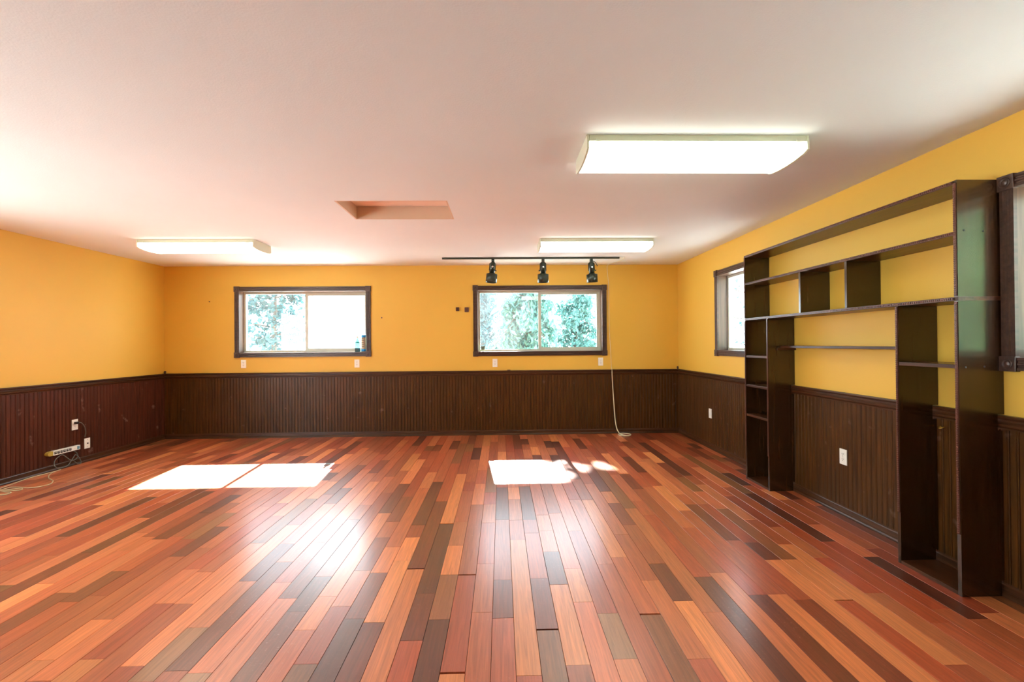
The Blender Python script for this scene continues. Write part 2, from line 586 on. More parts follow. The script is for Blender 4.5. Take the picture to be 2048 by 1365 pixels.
# ------------------------------------------------------------------ floor of random-length planks
b = B(); b.box(XL - T, XR + T, YF - T, YB + T, -0.12, -0.0135)
floor = tag(b.build('floor', 'subfloor'), 'glossy red-brown hardwood floor of random-length planks', 'floor', kind='structure')
TONES = {'L': (204, 120, 70), 'K': (188, 103, 62), 'M': (164, 82, 48), 'R': (156, 70, 40), 'D': (116, 54, 31), 'X': (94, 46, 28), 'O': (128, 76, 42), 'G': (146, 100, 64)}
FIXED = [(-18, 1.3, 2.59, 'L'), (-17, 2.99, 3.2, 'M'), (-12, 1.3, 1.96, 'L'), (-8, 1.91, 3.36, 'L'), (-7, 1.82, 2.16, 'G'), (-5, 1.3, 1.86, 'G'), (-5, 1.86, 2.55, 'K'), (-3, 1.3, 2.27, 'D'), (-1, 3.12, 3.39, 'M'), (0, 1.3, 2.2, 'X'), (0, 4.17, 4.68, 'L'), (1, 2.78, 3.11, 'L'), (1, 3.32, 4.35, 'X'), (2, 1.3, 2.67, 'L'), (2, 2.68, 3.81, 'D'), (3, 1.3, 2.03, 'R'), (3, 2.03, 2.41, 'D'), (3, 2.41, 3.33, 'X'), (3, 3.34, 4.6, 'L'), (4, 1.3, 2.18, 'X'), (4, 2.18, 2.6, 'O'), (4, 2.6, 2.97, 'L'), (4, 2.97, 3.37, 'K'), (4, 5.16, 5.75, 'X'), (5, 1.3, 1.82, 'L'), (5, 1.83, 2.59, 'R'), (5, 2.6, 3.72, 'M'), (7, 1.3, 2.18, 'M'), (7, 2.18, 2.53, 'D'), (7, 3.39, 4.15, 'X'), (7, 5.04, 5.52, 'L'), (8, 1.8, 3.04, 'L'), (8, 3.83, 4.15, 'L'), (9, 1.3, 2.08, 'O'), (9, 2.09, 2.54, 'D'), (9, 3.38, 4.17, 'D'), (11, 1.3, 2.3, 'K'), (11, 2.3, 2.64, 'L'), (11, 5.34, 5.75, 'L'), (12, 1.3, 1.88, 'K'), (12, 1.88, 2.2, 'G'), (14, 1.3, 2.18, 'O'), (14, 2.19, 2.77, 'M'), (14, 2.77, 3.79, 'L'), (15, 1.3, 1.87, 'M'), (16, 1.3, 2.29, 'L'), (16, 2.29, 2.68, 'D'), (17, 1.3, 2.19, 'K'), (17, 2.19, 3.58, 'K'), (18, 1.3, 2.52, 'X'), (19, 1.3, 2.56, 'K'), (19, 4.52, 5.37, 'L'), (20, 1.3, 2.33, 'D'), (22, 1.3, 2.28, 'D'), (22, 2.28, 2.97, 'M'), (22, 3.89, 4.96, 'L'), (23, 2.7, 2.94, 'D'), (24, 1.3, 2.26, 'R'), (24, 2.27, 2.7, 'L'), (24, 4.38, 4.92, 'D'), (25, 1.8, 2.9, 'L'), (25, 3.31, 4.14, 'L')]
PW, GAP = 0.10144, 0.0016
rng = random.Random(21)
planks = []
k = math.floor((XL + 0.7625) / PW)
while -0.7625 + k * PW < XR:
    x0, x1 = max(-0.7625 + k * PW, XL), min(-0.7625 + (k + 1) * PW, XR)
    fixed = sorted(q for q in FIXED if q[0] == k)
    y = YF - rng.random() * 0.6
    last = ''
    seq = []
    def fill(a, c):
        global last
        while c - a > 1e-3:
            ln = rng.choice((0.3, 0.42, 0.55, 0.7, 0.85, 1.05, 1.3)) * rng.uniform(0.85, 1.15)
            if c - a - ln < 0.22:
                ln = c - a
            t = last
            while t == last:
                t = rng.choices('LKMRDXO', (10, 22, 30, 18, 12, 3, 5))[0]
            last = t
            seq.append((a, a + ln, t))
            a += ln
    for (_, a, c, t) in fixed:
        fill(y, a)
        seq.append((a, c, t))
        y = c
        last = t
    fill(y, YB)
    for (a, c, t) in seq:
        a = max(a, YF)
        if c - a > 0.02 and x1 - x0 > 0.01:
            planks.append((x0, x1, a, c, t))
    k += 1

def seen(p):
    x0, x1, a, c, t = p
    a = max(a, 1.76)
    if c - a < 0.02:
        return 0
    yc = (a + c) / 2
    px = 1004 + 910 * (x0 + x1) / 2 / yc
    if px < -30 or px > 2078:
        return 0
    return (c - a) * (x1 - x0) / yc ** 3
order = sorted(range(len(planks)), key=lambda i: -seen(planks[i]))
near = set(i for i in order[:300] if seen(planks[i]) > 0)

def plank_profile(w):
    h, c = w / 2 - GAP / 2, 0.0009
    return [(-h, -0.013), (h, -0.013), (h, -c), (h - c, 0.0), (-h + c, 0.0), (-h, -c)]
base = {}
def tone_rgb(t):
    q = TONES[t]
    s_ = rng.uniform(0.9, 1.1)
    return srgb(min(255, q[0] * s_), min(255, q[1] * s_ * rng.uniform(0.97, 1.04)), min(255, q[2] * s_))
far_b, far_tone = B(), []
for i, (x0, x1, a, c, t) in enumerate(planks):
    w = round(x1 - x0, 4)
    dz = rng.uniform(-0.0007, 0.0)
    if i in near:
        if w not in base:
            bb = B(); bb.prism(plank_profile(w), -0.5, 0.5, 'y')
            base[w] = bb.mesh('plank')
            base[w].materials.append(M['plank'])
        o = bpy.data.objects.new('plank', base[w])
        COL.objects.link(o)
        o.parent = floor
        o.location = ((x0 + x1) / 2, (a + c) / 2, dz)
        o.rotation_euler = (0, rng.uniform(-0.002, 0.002), 0)
        o.scale = (1, c - a - GAP, 1)
        o.color = tone_rgb(t)
    else:
        pr = [(p[0] + (x0 + x1) / 2, p[1] + dz) for p in plank_profile(w)]
        n0 = len(far_b.f)
        far_b.prism(pr, a + GAP / 2, c - GAP / 2, 'y')
        q = tone_rgb(t)
        far_tone += [(q[0], q[1], q[2], rng.random())] * (len(far_b.f) - n0)
far_o = far_b.build('plank_field', 'plank_stuff', floor)
far_o['kind'] = 'stuff'
at = far_o.data.attributes.new('tone', 'FLOAT_COLOR', 'FACE')
for i, q in enumerate(far_tone):
    at.data[i].color = q

# ------------------------------------------------------------------ wainscot strips, chair rail, baseboard
BW = 0.043
SZ0, SZ1 = 0.04, 0.87
STRIP = [(0, 0), (BW, 0), (BW, 0.0085), (BW - 0.0018, 0.010), (BW - 0.0062, 0.010), (BW - 0.008, 0.0085), (BW - 0.008, 0.003), (BW - 0.0105, 0.003), (BW - 0.012, 0.009), (0.002, 0.009), (0.0, 0.003)]
M['wainscot_red'] = stained('reddish_beadboard', srgb(46, 22, 10), srgb(92, 46, 28), 0.38, 'Z', 1.0, 0.45, 0.25)
def strip_mesh(side):
    if side == 'back': pr = [(p, -d) for p, d in STRIP]
    if side == 'front': pr = [(p, d) for p, d in STRIP]
    if side == 'left': pr = [(d, p) for p, d in STRIP]
    if side == 'right': pr = [(-d, p) for p, d in STRIP]
    return pr
def wainscot(wall_o, side, a, c, single):
    pr = strip_mesh(side)
    me = B().prism(pr, SZ0, SZ1, 'z').mesh('plank')
    wm = 'wainscot_red' if side == 'left' else 'wainscot'
    me.materials.append(M[wm])
    fld = B()
    n = int((c - a) / BW) + 1
    for i in range(n):
        p = c - (i + 1) * BW
        skip = False
        for sd, cc, w, z0, z1 in WIN.values():
            if sd == side and z0 < SZ1 and cc - w / 2 - 0.1 < p + BW and p < cc + w / 2 + 0.1:
                skip = True
        if skip:
            continue
        loc = {'back': (p, YB, 0), 'front': (p, YF, 0), 'left': (XL, p, 0), 'right': (XR, p, 0)}[side]
        if single and single[0] <= p <= single[1]:
            o = bpy.data.objects.new('beadboard_plank', me)
            COL.objects.link(o)
            o.parent = wall_o
            o.location = loc
        else:
            fld.prism([(q[0] + loc[0], q[1] + loc[1]) for q in pr], SZ0, SZ1, 'z')
    o = fld.build('beadboard_field', wm, wall_o)
    o['kind'] = 'stuff'
wainscot(wall_back, 'back', XL, XR, None)
wainscot(wall_left, 'left', YF, YB, (4.2, 6.1))
wainscot(wall_right, 'right', YF, YB, (1.6, 5.0))
wainscot(wall_front, 'front', XL, XR, None)

RAIL = [(0, .850), (.012, .850), (.013, .858), (.020, .864), (.026, .870), (.027, .880), (.020, .886), (.015, .892), (.015, .902), (.022, .910), (.033, .912), (.034, .918), (.031, .924), (0, .924)]
BASE = [(0, 0), (.024, 0), (.024, .010), (.019, .019), (.013, .023), (.013, .056), (.010, .062), (.009, .070), (.004, .075), (0, .075)]
def run(name, prof, side, spans, label, cat):
    b = B()
    for (a, c, ma, mb) in spans:
        if side == 'back': b.prism([(YB - d, z) for d, z in prof], a, c, 'x')
        if side == 'front': b.prism([(YF + d, z) for d, z in prof], a, c, 'x')
        if side == 'left': b.prism([(XL + d, z) for d, z in prof], a, c, 'y')
        if side == 'right': b.prism([(XR - d, z) for d, z in prof], a, c, 'y')
        n = len(prof)
        for i in range(n):       # mitre the ends
            va = list(b.v[-2 * n + i]); vb = list(b.v[-n + i])
            ax = 0 if side in ('back', 'front') else 1
            va[ax] += prof[i][0] * ma; vb[ax] -= prof[i][0] * mb
            b.v[-2 * n + i] = tuple(va); b.v[-n + i] = tuple(vb)
    return tag(b.build(name, 'trimH' if side in ('back', 'front') else 'trimY'), label, cat, kind='structure')
LS = [(YF, WIN['door_added'][1] - WIN['door_added'][2] / 2 - 0.075, 1, 0), (WIN['door_added'][1] + WIN['door_added'][2] / 2 + 0.075, YB, 0, 1)]
run('trim_1', RAIL, 'left', LS, 'dark moulded chair rail along the wall with the power strip', 'chair rail')
run('trim_2', RAIL, 'back', [(XL, XR, 1, 1)], 'dark moulded chair rail under the two wide windows', 'chair rail')
run('trim_3', RAIL, 'right', [(YF, YB, 1, 1)], 'dark moulded chair rail running behind the bookcase', 'chair rail')
run('trim_4', RAIL, 'front', [(XL, XR, 1, 1)], 'dark chair rail on the wall behind the viewer', 'chair rail')
run('baseboard_left', BASE, 'left', LS, 'dark baseboard below the power strip', 'baseboard')
run('baseboard_back', BASE, 'back', [(XL, XR, 1, 1)], 'dark baseboard along the far wall', 'baseboard')
run('baseboard_right', BASE, 'right', [(YF, YB, 1, 1)], 'dark baseboard along the bookcase wall', 'baseboard')
run('baseboard_front', BASE, 'front', [(XL, XR, 1, 1)], 'dark baseboard behind the viewer', 'baseboard')

# ------------------------------------------------------------------ windows
def window(name, label, left_glass='glass', right_glass='glass', cw=0.064):
    side, c, w, z0, z1 = WIN[name]
    loc, rz = {'back': ((c, YB, 0), 0), 'front': ((c, YF, 0), PI), 'left': ((XL, c, 0), PI / 2), 'right': ((XR, c, 0), -PI / 2)}[side]
    root = tag(empty(name, loc, rz), label, 'door' if name.startswith('door') else 'window', kind='structure')
    a, bb = -w / 2, w / 2
    blk = 0.076
    isdoor = z0 < 0.1
    zb = z0 if not isdoor else 0.0
    # casing boards with two flutes, and corner blocks
    t = 0.019
    def flute(lo, hi):
        m = (hi - lo)
        return [(lo, 0), (lo, -t), (lo + m * .2, -t), (lo + m * .26, -t + .005), (lo + m * .38, -t + .005), (lo + m * .44, -t), (lo + m * .56, -t), (lo + m * .62, -t + .005), (lo + m * .74, -t + .005), (lo + m * .8, -t), (hi, -t), (hi, 0)]
    for lo, hi in ((a - cw, a), (bb, bb + cw)):
        B().prism(flute(lo, hi), (zb - cw - 0.006 + blk) if not isdoor else 0.0, z1 + cw + 0.006 - blk, 'z').build('casing_board', 'casing', root)
    def hz(lo, hi):
        return [(q[1], q[0]) for q in flute(lo, hi)]
    B().prism(hz(z1, z1 + cw), a - cw - 0.006 + blk, bb + cw + 0.006 - blk, 'x').build('casing_board', 'casing', root)
    if not isdoor:
        B().prism(hz(z0 - cw, z0), a - cw - 0.006 + blk, bb + cw + 0.006 - blk, 'x').build('casing_board', 'casing', root)
    for sx in (0, 1):
        for sz in ((0, 1) if not isdoor else (1,)):
            x0 = (a - cw - 0.006) if sx == 0 else (bb + cw + 0.006 - blk)
            zz = (z0 - cw - 0.006) if sz == 0 else (z1 + cw + 0.006 - blk)
            o = B().bbox(x0, x0 + blk, -0.027, 0.0, zz, zz + blk, 0.003).build('corner_block', 'casing', root)
            B().lathe([(0.026, -0.0005), (0.026, 0.003), (0.022, 0.005), (0.017, 0.002), (0.012, 0.002), (0.009, 0.005), (0.003, 0.006)], (x0 + blk / 2, -0.027, zz + blk / 2), 20, Matrix.Rotation(PI / 2, 4, 'X')).build('rosette', 'casing', o)
    # jamb lining
    D = 0.112
    for (x0, x1, q0, q1) in ((a - JT, a, z0 - JT, z1 + JT), (bb, bb + JT, z0 - JT, z1 + JT), (a, bb, z0 - JT, z0), (a, bb, z1, z1 + JT)):
        B().box(x0, x1, 0.0, D, q0, q1).build('jamb_board', 'jamb', root)
    # vinyl frame, fixed pane, sliding sash
    fw = 0.028
    B().ring(a, bb, z0, z1, fw, D - 0.004, D + 0.042).build('frame', 'vinyl', root)
    mid = (a + bb) / 2
    B().box(a + fw, mid, D + 0.026, D + 0.031, z0 + fw, z1 - fw).build('pane', left_glass, root)
    sa = B().ring(mid - 0.018, bb - 0.012, z0 + 0.012, z1 - 0.012, 0.042, D + 0.0, D + 0.022).build('sash', 'vinyl', root)
    B().box(mid + 0.024, bb - 0.054, D + 0.010, D + 0.014, z0 + 0.054, z1 - 0.054).build('pane', right_glass, sa)
    B().bbox(mid - 0.010, mid + 0.010, D - 0.012, D, (z0 + z1) / 2 - 0.03, (z0 + z1) / 2 + 0.03, 0.003).build('latch', 'vinyl', sa)
    # daylight portal filling the opening
    ld = bpy.data.lights.new('daylight_portal', 'AREA')
    ld.shape = 'RECTANGLE'
    ld.size, ld.size_y = w, z1 - z0
    ld.cycles.is_portal = True
    lo = bpy.data.objects.new('daylight_portal', ld)
    COL.objects.link(lo)
    lo.matrix_world = Matrix.Translation(loc) @ Matrix.Rotation(rz, 4, 'Z') @ Matrix.Translation((0, D + 0.06, (z0 + z1) / 2)) @ Matrix.Rotation(-PI / 2, 4, 'X')
    return root
window('window_1', 'wide dark-cased sliding window with a bottle and blue can on its sill', 'glass', 'screen')
window('window_2', 'wide dark-cased sliding window behind the track spotlights', 'dusty', 'glass')
window('window_3', 'dark-cased window half hidden by the far end of the bookcase', 'dusty', 'glass')
window('window_4', 'dark-cased window cut off beside the tall bookcase end panel')
window('window_added', 'window added out of view on the left wall to brighten the ceiling')
window('door_added', 'glazed sliding door added out of view to brighten the left ceiling')

# ------------------------------------------------------------------ ceiling lights
LENSP = [(-.174, -.0365), (-.179, -.076), (-.150, -.086), (-.08, -.094), (0, -.097), (.08, -.094), (.150, -.086), (.179, -.076), (.174, -.0365)]
def ceiling_light(x0, x1, yc, label):
    root = tag(empty('ceiling_light', ((x0 + x1) / 2, yc, H)), label, 'ceiling light', 'fluorescent ceiling lights')
    hl = (x1 - x0) / 2
    h = B(); h.prism([(-.178, -.001), (.178, -.001), (.183, -.036), (-.183, -.036)], -hl + .014, hl - .014, 'x'); h.build('housing', 'enamel', root)
    B().prism(LENSP, -hl + .012, hl - .012, 'x').build('diffuser', 'lens', root)
    ep = [(-.180, -.002), (-.185, -.034), (-.186, -.079), (-.152, -.090), (-.08, -.098), (0, -.101), (.08, -.098), (.152, -.090), (.186, -.079), (.185, -.034), (.180, -.002)]
    B().prism(ep, -hl, -hl + .011, 'x').build('end_cap', 'enamel', root)
    B().prism(ep, hl - .011, hl, 'x').build('end_cap', 'enamel', root)
    for sx in (-1, 1):
        B().bbox(sx * (hl - .06) - .012, sx * (hl - .06) + .012, -.190, -.1835, -.040, -.026, .002).build('clip', 'enamel', root)
    return root
ceiling_light(0.472, 1.692, 2.625, 'large near fluorescent ceiling light with a glowing wrap diffuser')
ceiling_light(0.425, 1.660, 5.055, 'lit fluorescent ceiling light just above the black spotlight track')
ceiling_light(-3.830, -2.610, 5.055, 'lit fluorescent ceiling light nearest the plain yellow left wall')

# ------------------------------------------------------------------ track light
TY = 5.965
tl = tag(empty('track_light', (0.40, TY, H)), 'black ceiling track with three spotlights above the window', 'track light')
B().box(-1.163, 1.167, -.017, .017, -.022, -.0005).build('track', 'blackmetal', tl)
B().bbox(1.168, 1.235, -.014, .014, -.018, -.0005, .002).build('feed_end', 'plastic', tl)
for (dx, ry, rx, kx) in ((-0.500, 0.09, -0.10, 1), (0.158, 0.0, 0.0, -1), (0.795, -0.06, 0.08, 1)):
    sp = bpy.data.objects.new('spotlight', None)
    COL.objects.link(sp); sp.parent = tl; sp.location = (dx, 0, -.022)
    B().bbox(dx - .019, dx + .019, -.016, .016, -.062, -.0225, .003).build('adapter', 'blackmetal', tl)
    R = Matrix.Rotation(ry, 4, 'Y') @ Matrix.Rotation(rx, 4, 'X')
    bpy.data.objects.remove(sp)
    c = (dx, 0, -.062)
    hd = B()
    hd.lathe([(0.036, -0.150), (0.036, -0.022), (0.033, -0.012), (0.024, -0.004)], c, 24, R)
    hd = hd.build('spotlight', 'blackmetal', tl)
    B().lathe([(0.040, -0.150), (0.046, -0.158), (0.073, -0.164), (0.073, -0.268), (0.068, -0.268), (0.066, -0.175), (0.010, -0.172)], c, 28, R).build('lamp_shade', 'blackmetal', hd)
    yk = B()
    for sx in (-1, 1):
        yk.tube([R @ Vector((sx * .016, 0, .003)) + Vector(c), R @ Vector((sx * .040, 0, -.02)) + Vector(c), R @ Vector((sx * .040, 0, -.115)) + Vector(c)], .004, 6)
    yk.build('yoke', 'blackmetal', hd)
    kn = B().lathe([(0.004, 0), (0.004, 0.012), (0.010, 0.012), (0.010, 0.022)], tuple(R @ Vector((kx * .036, 0, -.112)) + Vector(c)), 12, Matrix.Rotation(kx * PI / 2, 4, 'Y'))
    kn.build('knob', 'blackmetal', hd)
    if dx > 0.5:
        B().tube(smooth_path([(dx + .012, -.012, -.050), (dx + .040, -.022, -.066), (dx + .066, -.026, -.100), (dx + .078, -.026, -.125)]), .0045, 6).build('lead', 'blackmetal', hd)
    B().lathe([(0.012, 0), (0.012, 0.003), (0.008, 0.004)], tuple(R @ Vector((0, -.036, -.07)) + Vector(c)), 10, Matrix.Rotation(PI / 2, 4, 'X')).build('screw', 'chrome', hd)

# ------------------------------------------------------------------ bookcase
XF = 2.337
bc = tag(empty('bookcase', (XF, 3.29, 0)), 'tall dark open wooden bookcase built against the yellow wall', 'bookcase')
def ly(y): return y - 3.29
DX = XR - XF
def upright(y0, y1, z0, z1, name='side_panel'):
    prof = [(0, z0)]
    for zz, d in ((0.080, 0.026), (0.845, 0.0115), (0.928, 0.036), (9, 0.0015)):
        lo = prof[-1][1]
        if lo >= z1: break
        hi = min(zz, z1)
        if hi <= z0: continue
        prof += [(DX - d, lo if len(prof) > 1 else z0), (DX - d, hi)]
    prof.append((0, z1))
    return B().prism(prof, ly(y0), ly(y1), 'y').build(name, 'caseV', bc)
def board(y0, y1, z0, z1, name, d=None, x0=0.0):
    if d is None:
        d = 0.0015
        if z0 < 0.928: d = 0.036
        if z0 < 0.845: d = 0.0115
        if z0 < 0.080: d = 0.026
    return B().bbox(x0, DX - d, ly(y0), ly(y1), z0, z1, 0.0015).build(name, 'caseH', bc)
TH = 0.020
Y0, Y1 = 2.270, 4.312
MS0, MS1 = 1.512, 1.533
near_up = upright(Y0, Y0 + TH, MS1, 2.132)
upright(Y1 - TH, Y1, MS1, 2.132)
near_lo = upright(Y0, Y0 + TH, 0.0, MS0)
for o in (near_up, near_lo):
    o.data.materials[0] = M['knotty']
upright(Y1 - TH, Y1, 0.0, MS0)
ND, FD = 2.622, 3.930
upright(ND, ND + TH, 0.0, MS0, 'divider')
upright(FD, FD + TH, 0.0, MS0, 'divider')
upright(3.017, 3.037, MS1, 1.850, 'divider')
upright(3.494, 3.514, MS1, 1.850, 'divider')
board(Y0, Y1, MS0, MS1, 'long_shelf')
board(Y0 + TH, Y1 - TH, 2.112, 2.132, 'top_board')
board(Y0 + TH, Y1 - TH, 1.850, 1.870, 'upper_shelf')
for z in (1.160, 0.885, 0.606):
    board(FD + TH, Y1 - TH, z, z + TH, 'shelf')
board(FD + TH, Y1 - TH, 0.0, TH, 'bottom_board')
board(Y0 + TH, ND, 1.164, 1.184, 'shelf')
board(Y0 + TH, ND, 0.0, TH, 'bottom_board')
board(ND + TH, FD, 1.254, 1.272, 'narrow_shelf', None, 0.108)
for yy in (ND + TH, FD - 0.02):
    B().bbox(0.075, DX - 0.002, ly(yy), ly(yy + 0.02), 1.233, 1.2535, 0.001).build('shelf_cleat', 'caseH', bc)
# carved bead strips on the front edges
def beads(kind, a, c, fixed_c, name='bead_moulding'):
    b = B()
    w = 0.013
    s_ = 0.0115
    n = int((c - a) / s_)
    if kind == 'v':
        b.box(-0.004, -0.0005, ly(fixed_c) - w / 2, ly(fixed_c) + w / 2, a, c)
    else:
        b.box(-0.004, -0.0005, ly(a), ly(c), fixed_c - w / 2, fixed_c + w / 2)
    for i in range(n):
        p = a + (i + 0.5) * s_
        q = 0.0042
        pts = [(-q, -0.004), (-q * .7, -0.0075), (q * .7, -0.0075), (q, -0.004)]
        if kind == 'v':
            b.prism([(x, p + t) for t, x in pts], ly(fixed_c) - w / 2 + .002, ly(fixed_c) + w / 2 - .002, 'y')
        else:
            y_ = ly(p)
            vs_ = []
            for zz in (fixed_c - w / 2 + .002, fixed_c + w / 2 - .002):
                vs_ += [(x, y_ + t, zz) for t, x in pts]
            b.add(vs_, [(0, 1, 2, 3), (7, 6, 5, 4), (0, 4, 5, 1), (1, 5, 6, 2), (2, 6, 7, 3), (3, 7, 4, 0)])
    return b.build(name, 'bead', bc)
for yy in (Y0 + TH / 2, Y1 - TH / 2):
    beads('v', MS1 + .004, 2.118, yy)
    beads('v', 0.315, MS0 - .004, yy)
for yy in (ND + TH / 2, FD + TH / 2):
    beads('v', 0.30, MS0 - .004, yy)
beads('h', Y0 + .02, Y1 - .02, (MS0 + MS1) / 2)
beads('h', Y0 + .02, Y1 - .02, 2.122)
beads('h', Y0 + .02, Y1 - .02, 1.860)
# screw heads on the near end panel
for (dx, z) in ((0.035, 1.872), (0.135, 1.868), (0.035, 1.170), (0.132, 1.172)):
    B().lathe([(0.005, -0.0005), (0.005, 0.0012), (0.003, 0.0016)], (dx, ly(Y0), z), 10, Matrix.Rotation(PI / 2, 4, 'X')).build('screw', 'slot', bc)

# ------------------------------------------------------------------ outlets
def outlet(side, p, z, label, kind='duplex', group='wall outlets', off=0.0):
    loc, rz = {'back': ((p, YB - off, z), 0), 'left': ((XL + off, p, z), PI / 2), 'right': ((XR - off, p, z), -PI / 2)}[side]
    root = tag(empty('wall_outlet', loc, rz), label, 'outlet', group)
    B().bbox(-.0355, .0355, -.0065, -.0002, -.058, .058, .002).build('cover_plate', 'plastic', root)
    if kind == 'duplex':
        for s_ in (-1, 1):
            prof = [(.0165 * math.cos(t * PI / 12) * 1.0, max(-.0125, min(.0125, .0165 * math.sin(t * PI / 12)))) for t in range(24)]
            q = B(); n = len(prof)
            q.add([(x, -.0085, zz + s_ * .0195) for x, zz in prof] + [(x, -.006, zz + s_ * .0195) for x, zz in prof],
                  [tuple(range(n))] + [(i, (i + 1) % n, n + (i + 1) % n, n + i) for i in range(n)])
            rc = q.build('receptacle', 'plastic', root)
            for sx in (-.006, .006):
                B().box(sx - .0013, sx + .0013, -.0092, -.0083, s_ * .0195 - .001, s_ * .0195 + .008).build('slot', 'slot', rc)
            B().lathe([(.0024, 0), (.0024, .001)], (0, -.0083, s_ * .0195 - .0065), 8, Matrix.Rotation(PI / 2, 4, 'X')).build('slot', 'slot', rc)
        B().lathe([(.003, 0), (.003, .001), (.001, .0015)], (0, -.0063, 0), 8, Matrix.Rotation(PI / 2, 4, 'X')).build('screw', 'chrome', root)
    elif kind == 'rocker':
        B().bbox(-.017, .017, -.010, -.006, -.034, .034, .0015).build('rocker', 'plastic', root)
        for s_ in (-1, 1):
            B().lathe([(.003, 0), (.003, .001), (.001, .0015)], (0, -.0063, s_ * .048), 8, Matrix.Rotation(PI / 2, 4, 'X')).build('screw', 'chrome', root)
    else:
        B().lathe([(.007, 0), (.007, .004), (.005, .009), (.005, .012)], (0, -.006, .0), 12, Matrix.Rotation(PI / 2, 4, 'X')).build('coax_jack', 'slot', root)
        for s_ in (-1, 1):
            B().lathe([(.003, 0), (.003, .001), (.001, .0015)], (0, -.0063, s_ * .042), 8, Matrix.Rotation(PI / 2, 4, 'X')).build('screw', 'slot', root)
    return root
outlet('back', -3.657, 1.049, 'white outlet under the left corner of the window with the bottle')
outlet('back', -2.060, 1.042, 'white outlet under the bottle on the window sill')
outlet('back', -0.091, 1.033, 'white outlet below the small grey-green card on the sill')
outlet('back', 1.436, 1.037, 'white outlet beside the hanging cream cord')
outlet('right', 5.530, 0.432, 'white plate on the wainscot below the half-hidden window', 'rocker', off=.010)
outlet('right', 3.357, 0.440, 'white outlet on the wainscot inside the bookcase opening', off=.010)
outlet('left', 5.180, 0.446, 'white outlet with a black plug on the wainscot', off=.010)
outlet('left', 5.330, 0.208, 'white cover plate with one small jack near the baseboard', 'coax', off=.010)

# plug with its short lead
pl = tag(empty('plug_lead', (XL + .02, 5.18, .465)), 'black plug with short grey lead in the upper outlet', 'plug')
b = B(); b.bbox(-.001, .028, -.016, .018, -.013, .013, .004); b.build('plug', 'black', pl)
pts = [(-4.728, 5.198, .466), (-4.722, 5.225, .460), (-4.722, 5.258, .426), (-4.728, 5.283, .382), (-4.734, 5.295, .334), (-4.738, 5.288, .285)]
b = B(); b.tube([Vector(p) - Vector(pl.location) for p in smooth_path(pts)], .0045); b.build('lead', 'greycord', pl)

# power strip on the wainscot
ps = tag(empty('power_strip', (XL + .010, 5.03, .192)), 'white six-socket power strip screwed to the dark wainscot', 'power strip')
B().bbox(.0005, .038, -.128, .178, -.024, .024, .003).build('body', 'plastic', ps)
b = B(); b.prism([(-.128, -.024), (-.128, .024)] + [(-.150 - .036 * math.sin(t * PI / 8), .024 * math.cos(t * PI / 8)) for t in range(0, 9)], .0005, .036, 'x'); b.build('end_piece', 'olive', ps)
for i in range(6):
    y = -.105 + i * .033
    so = B().bbox(.037, .040, y - .013, y + .013, -.014, .014, .002).build('socket', 'slot', ps)
    for s_ in (-.005, .005):
        B().box(.0395, .0408, y + s_ - .0014, y + s_ + .0014, 0, .009).build('slot', 'plastic', so)
B().bbox(.037, .043, .140, .165, -.017, .017, .002).build('switch', 'switchblue', ps)
B().lathe([(.003, 0), (.003, .003)], (.037, .112, 0), 8, Matrix.Rotation(PI / 2, 4, 'Y')).build('indicator_lamp', 'brass', ps)
loop = [(-4.730, 5.142, 0.166), (-4.725, 5.174, 0.136), (-4.722, 5.185, 0.095), (-4.722, 5.156, 0.066), (-4.722, 5.12, 0.064), (-4.725, 5.08, 0.090), (-4.730, 5.021, 0.150), (-4.728, 4.974, 0.142), (-4.725, 4.933, 0.117), (-4.718, 4.912, 0.078), (-4.712, 4.927, 0.040), (-4.712, 4.968, 0.020), (-4.712, 5.051, 0.024), (-4.712, 5.091, 0.058), (-4.714, 5.132, 0.105), (-4.716, 5.156, 0.118), (-4.714, 5.191, 0.076), (-4.708, 5.209, 0.026), (-4.704, 5.191, 0.008), (-4.706, 5.155, 0.024), (-4.710, 5.132, 0.050)]
b = B(); b.tube([Vector(p) - Vector(ps.location) for p in smooth_path(loop)], .0045); b.build('power_cord', 'greycord', ps)
fl1 = [(-4.700, 4.964, 0.006), (-4.656, 4.811, 0.006), (-4.535, 4.665, 0.006), (-4.441, 4.593, 0.006), (-4.372, 4.541, 0.006), (-4.306, 4.443, 0.006), (-4.325, 4.368, 0.006), (-4.398, 4.338, 0.006), (-4.549, 4.365, 0.006), (-4.596, 4.323, 0.006), (-4.577, 4.1, 0.006)]
fl2 = [(-4.690, 4.904, 0.006), (-4.715, 4.726, 0.006), (-4.712, 4.608, 0.006), (-4.671, 4.446, 0.006), (-4.610, 4.254, 0.012), (-4.505, 4.101, 0.006), (-4.40, 3.9, 0.006)]
fl3 = [(-4.578, 4.203, 0.014), (-4.516, 4.29, 0.008), (-4.45, 4.322, 0.006), (-4.405, 4.285, 0.006), (-4.430, 4.262, 0.006), (-4.5, 4.262, 0.006), (-4.545, 4.245, 0.013), (-4.500, 4.230, 0.006), (-4.435, 4.215, 0.006), (-4.41, 4.191, 0.006), (-4.415, 4.146, 0.006), (-4.47, 4.124, 0.013)]
for pts, lab in ((fl1, "beige cable curving across the floor below the power strip"), (fl2, "beige cable lying straight along the baseboard"), (fl3, "small tangle of beige cable on the floor near the left baseboard")):
    tag(B().tube(smooth_path(pts), .0048).build("floor_cable", "beigecord"), lab, "cable", "beige floor cables")

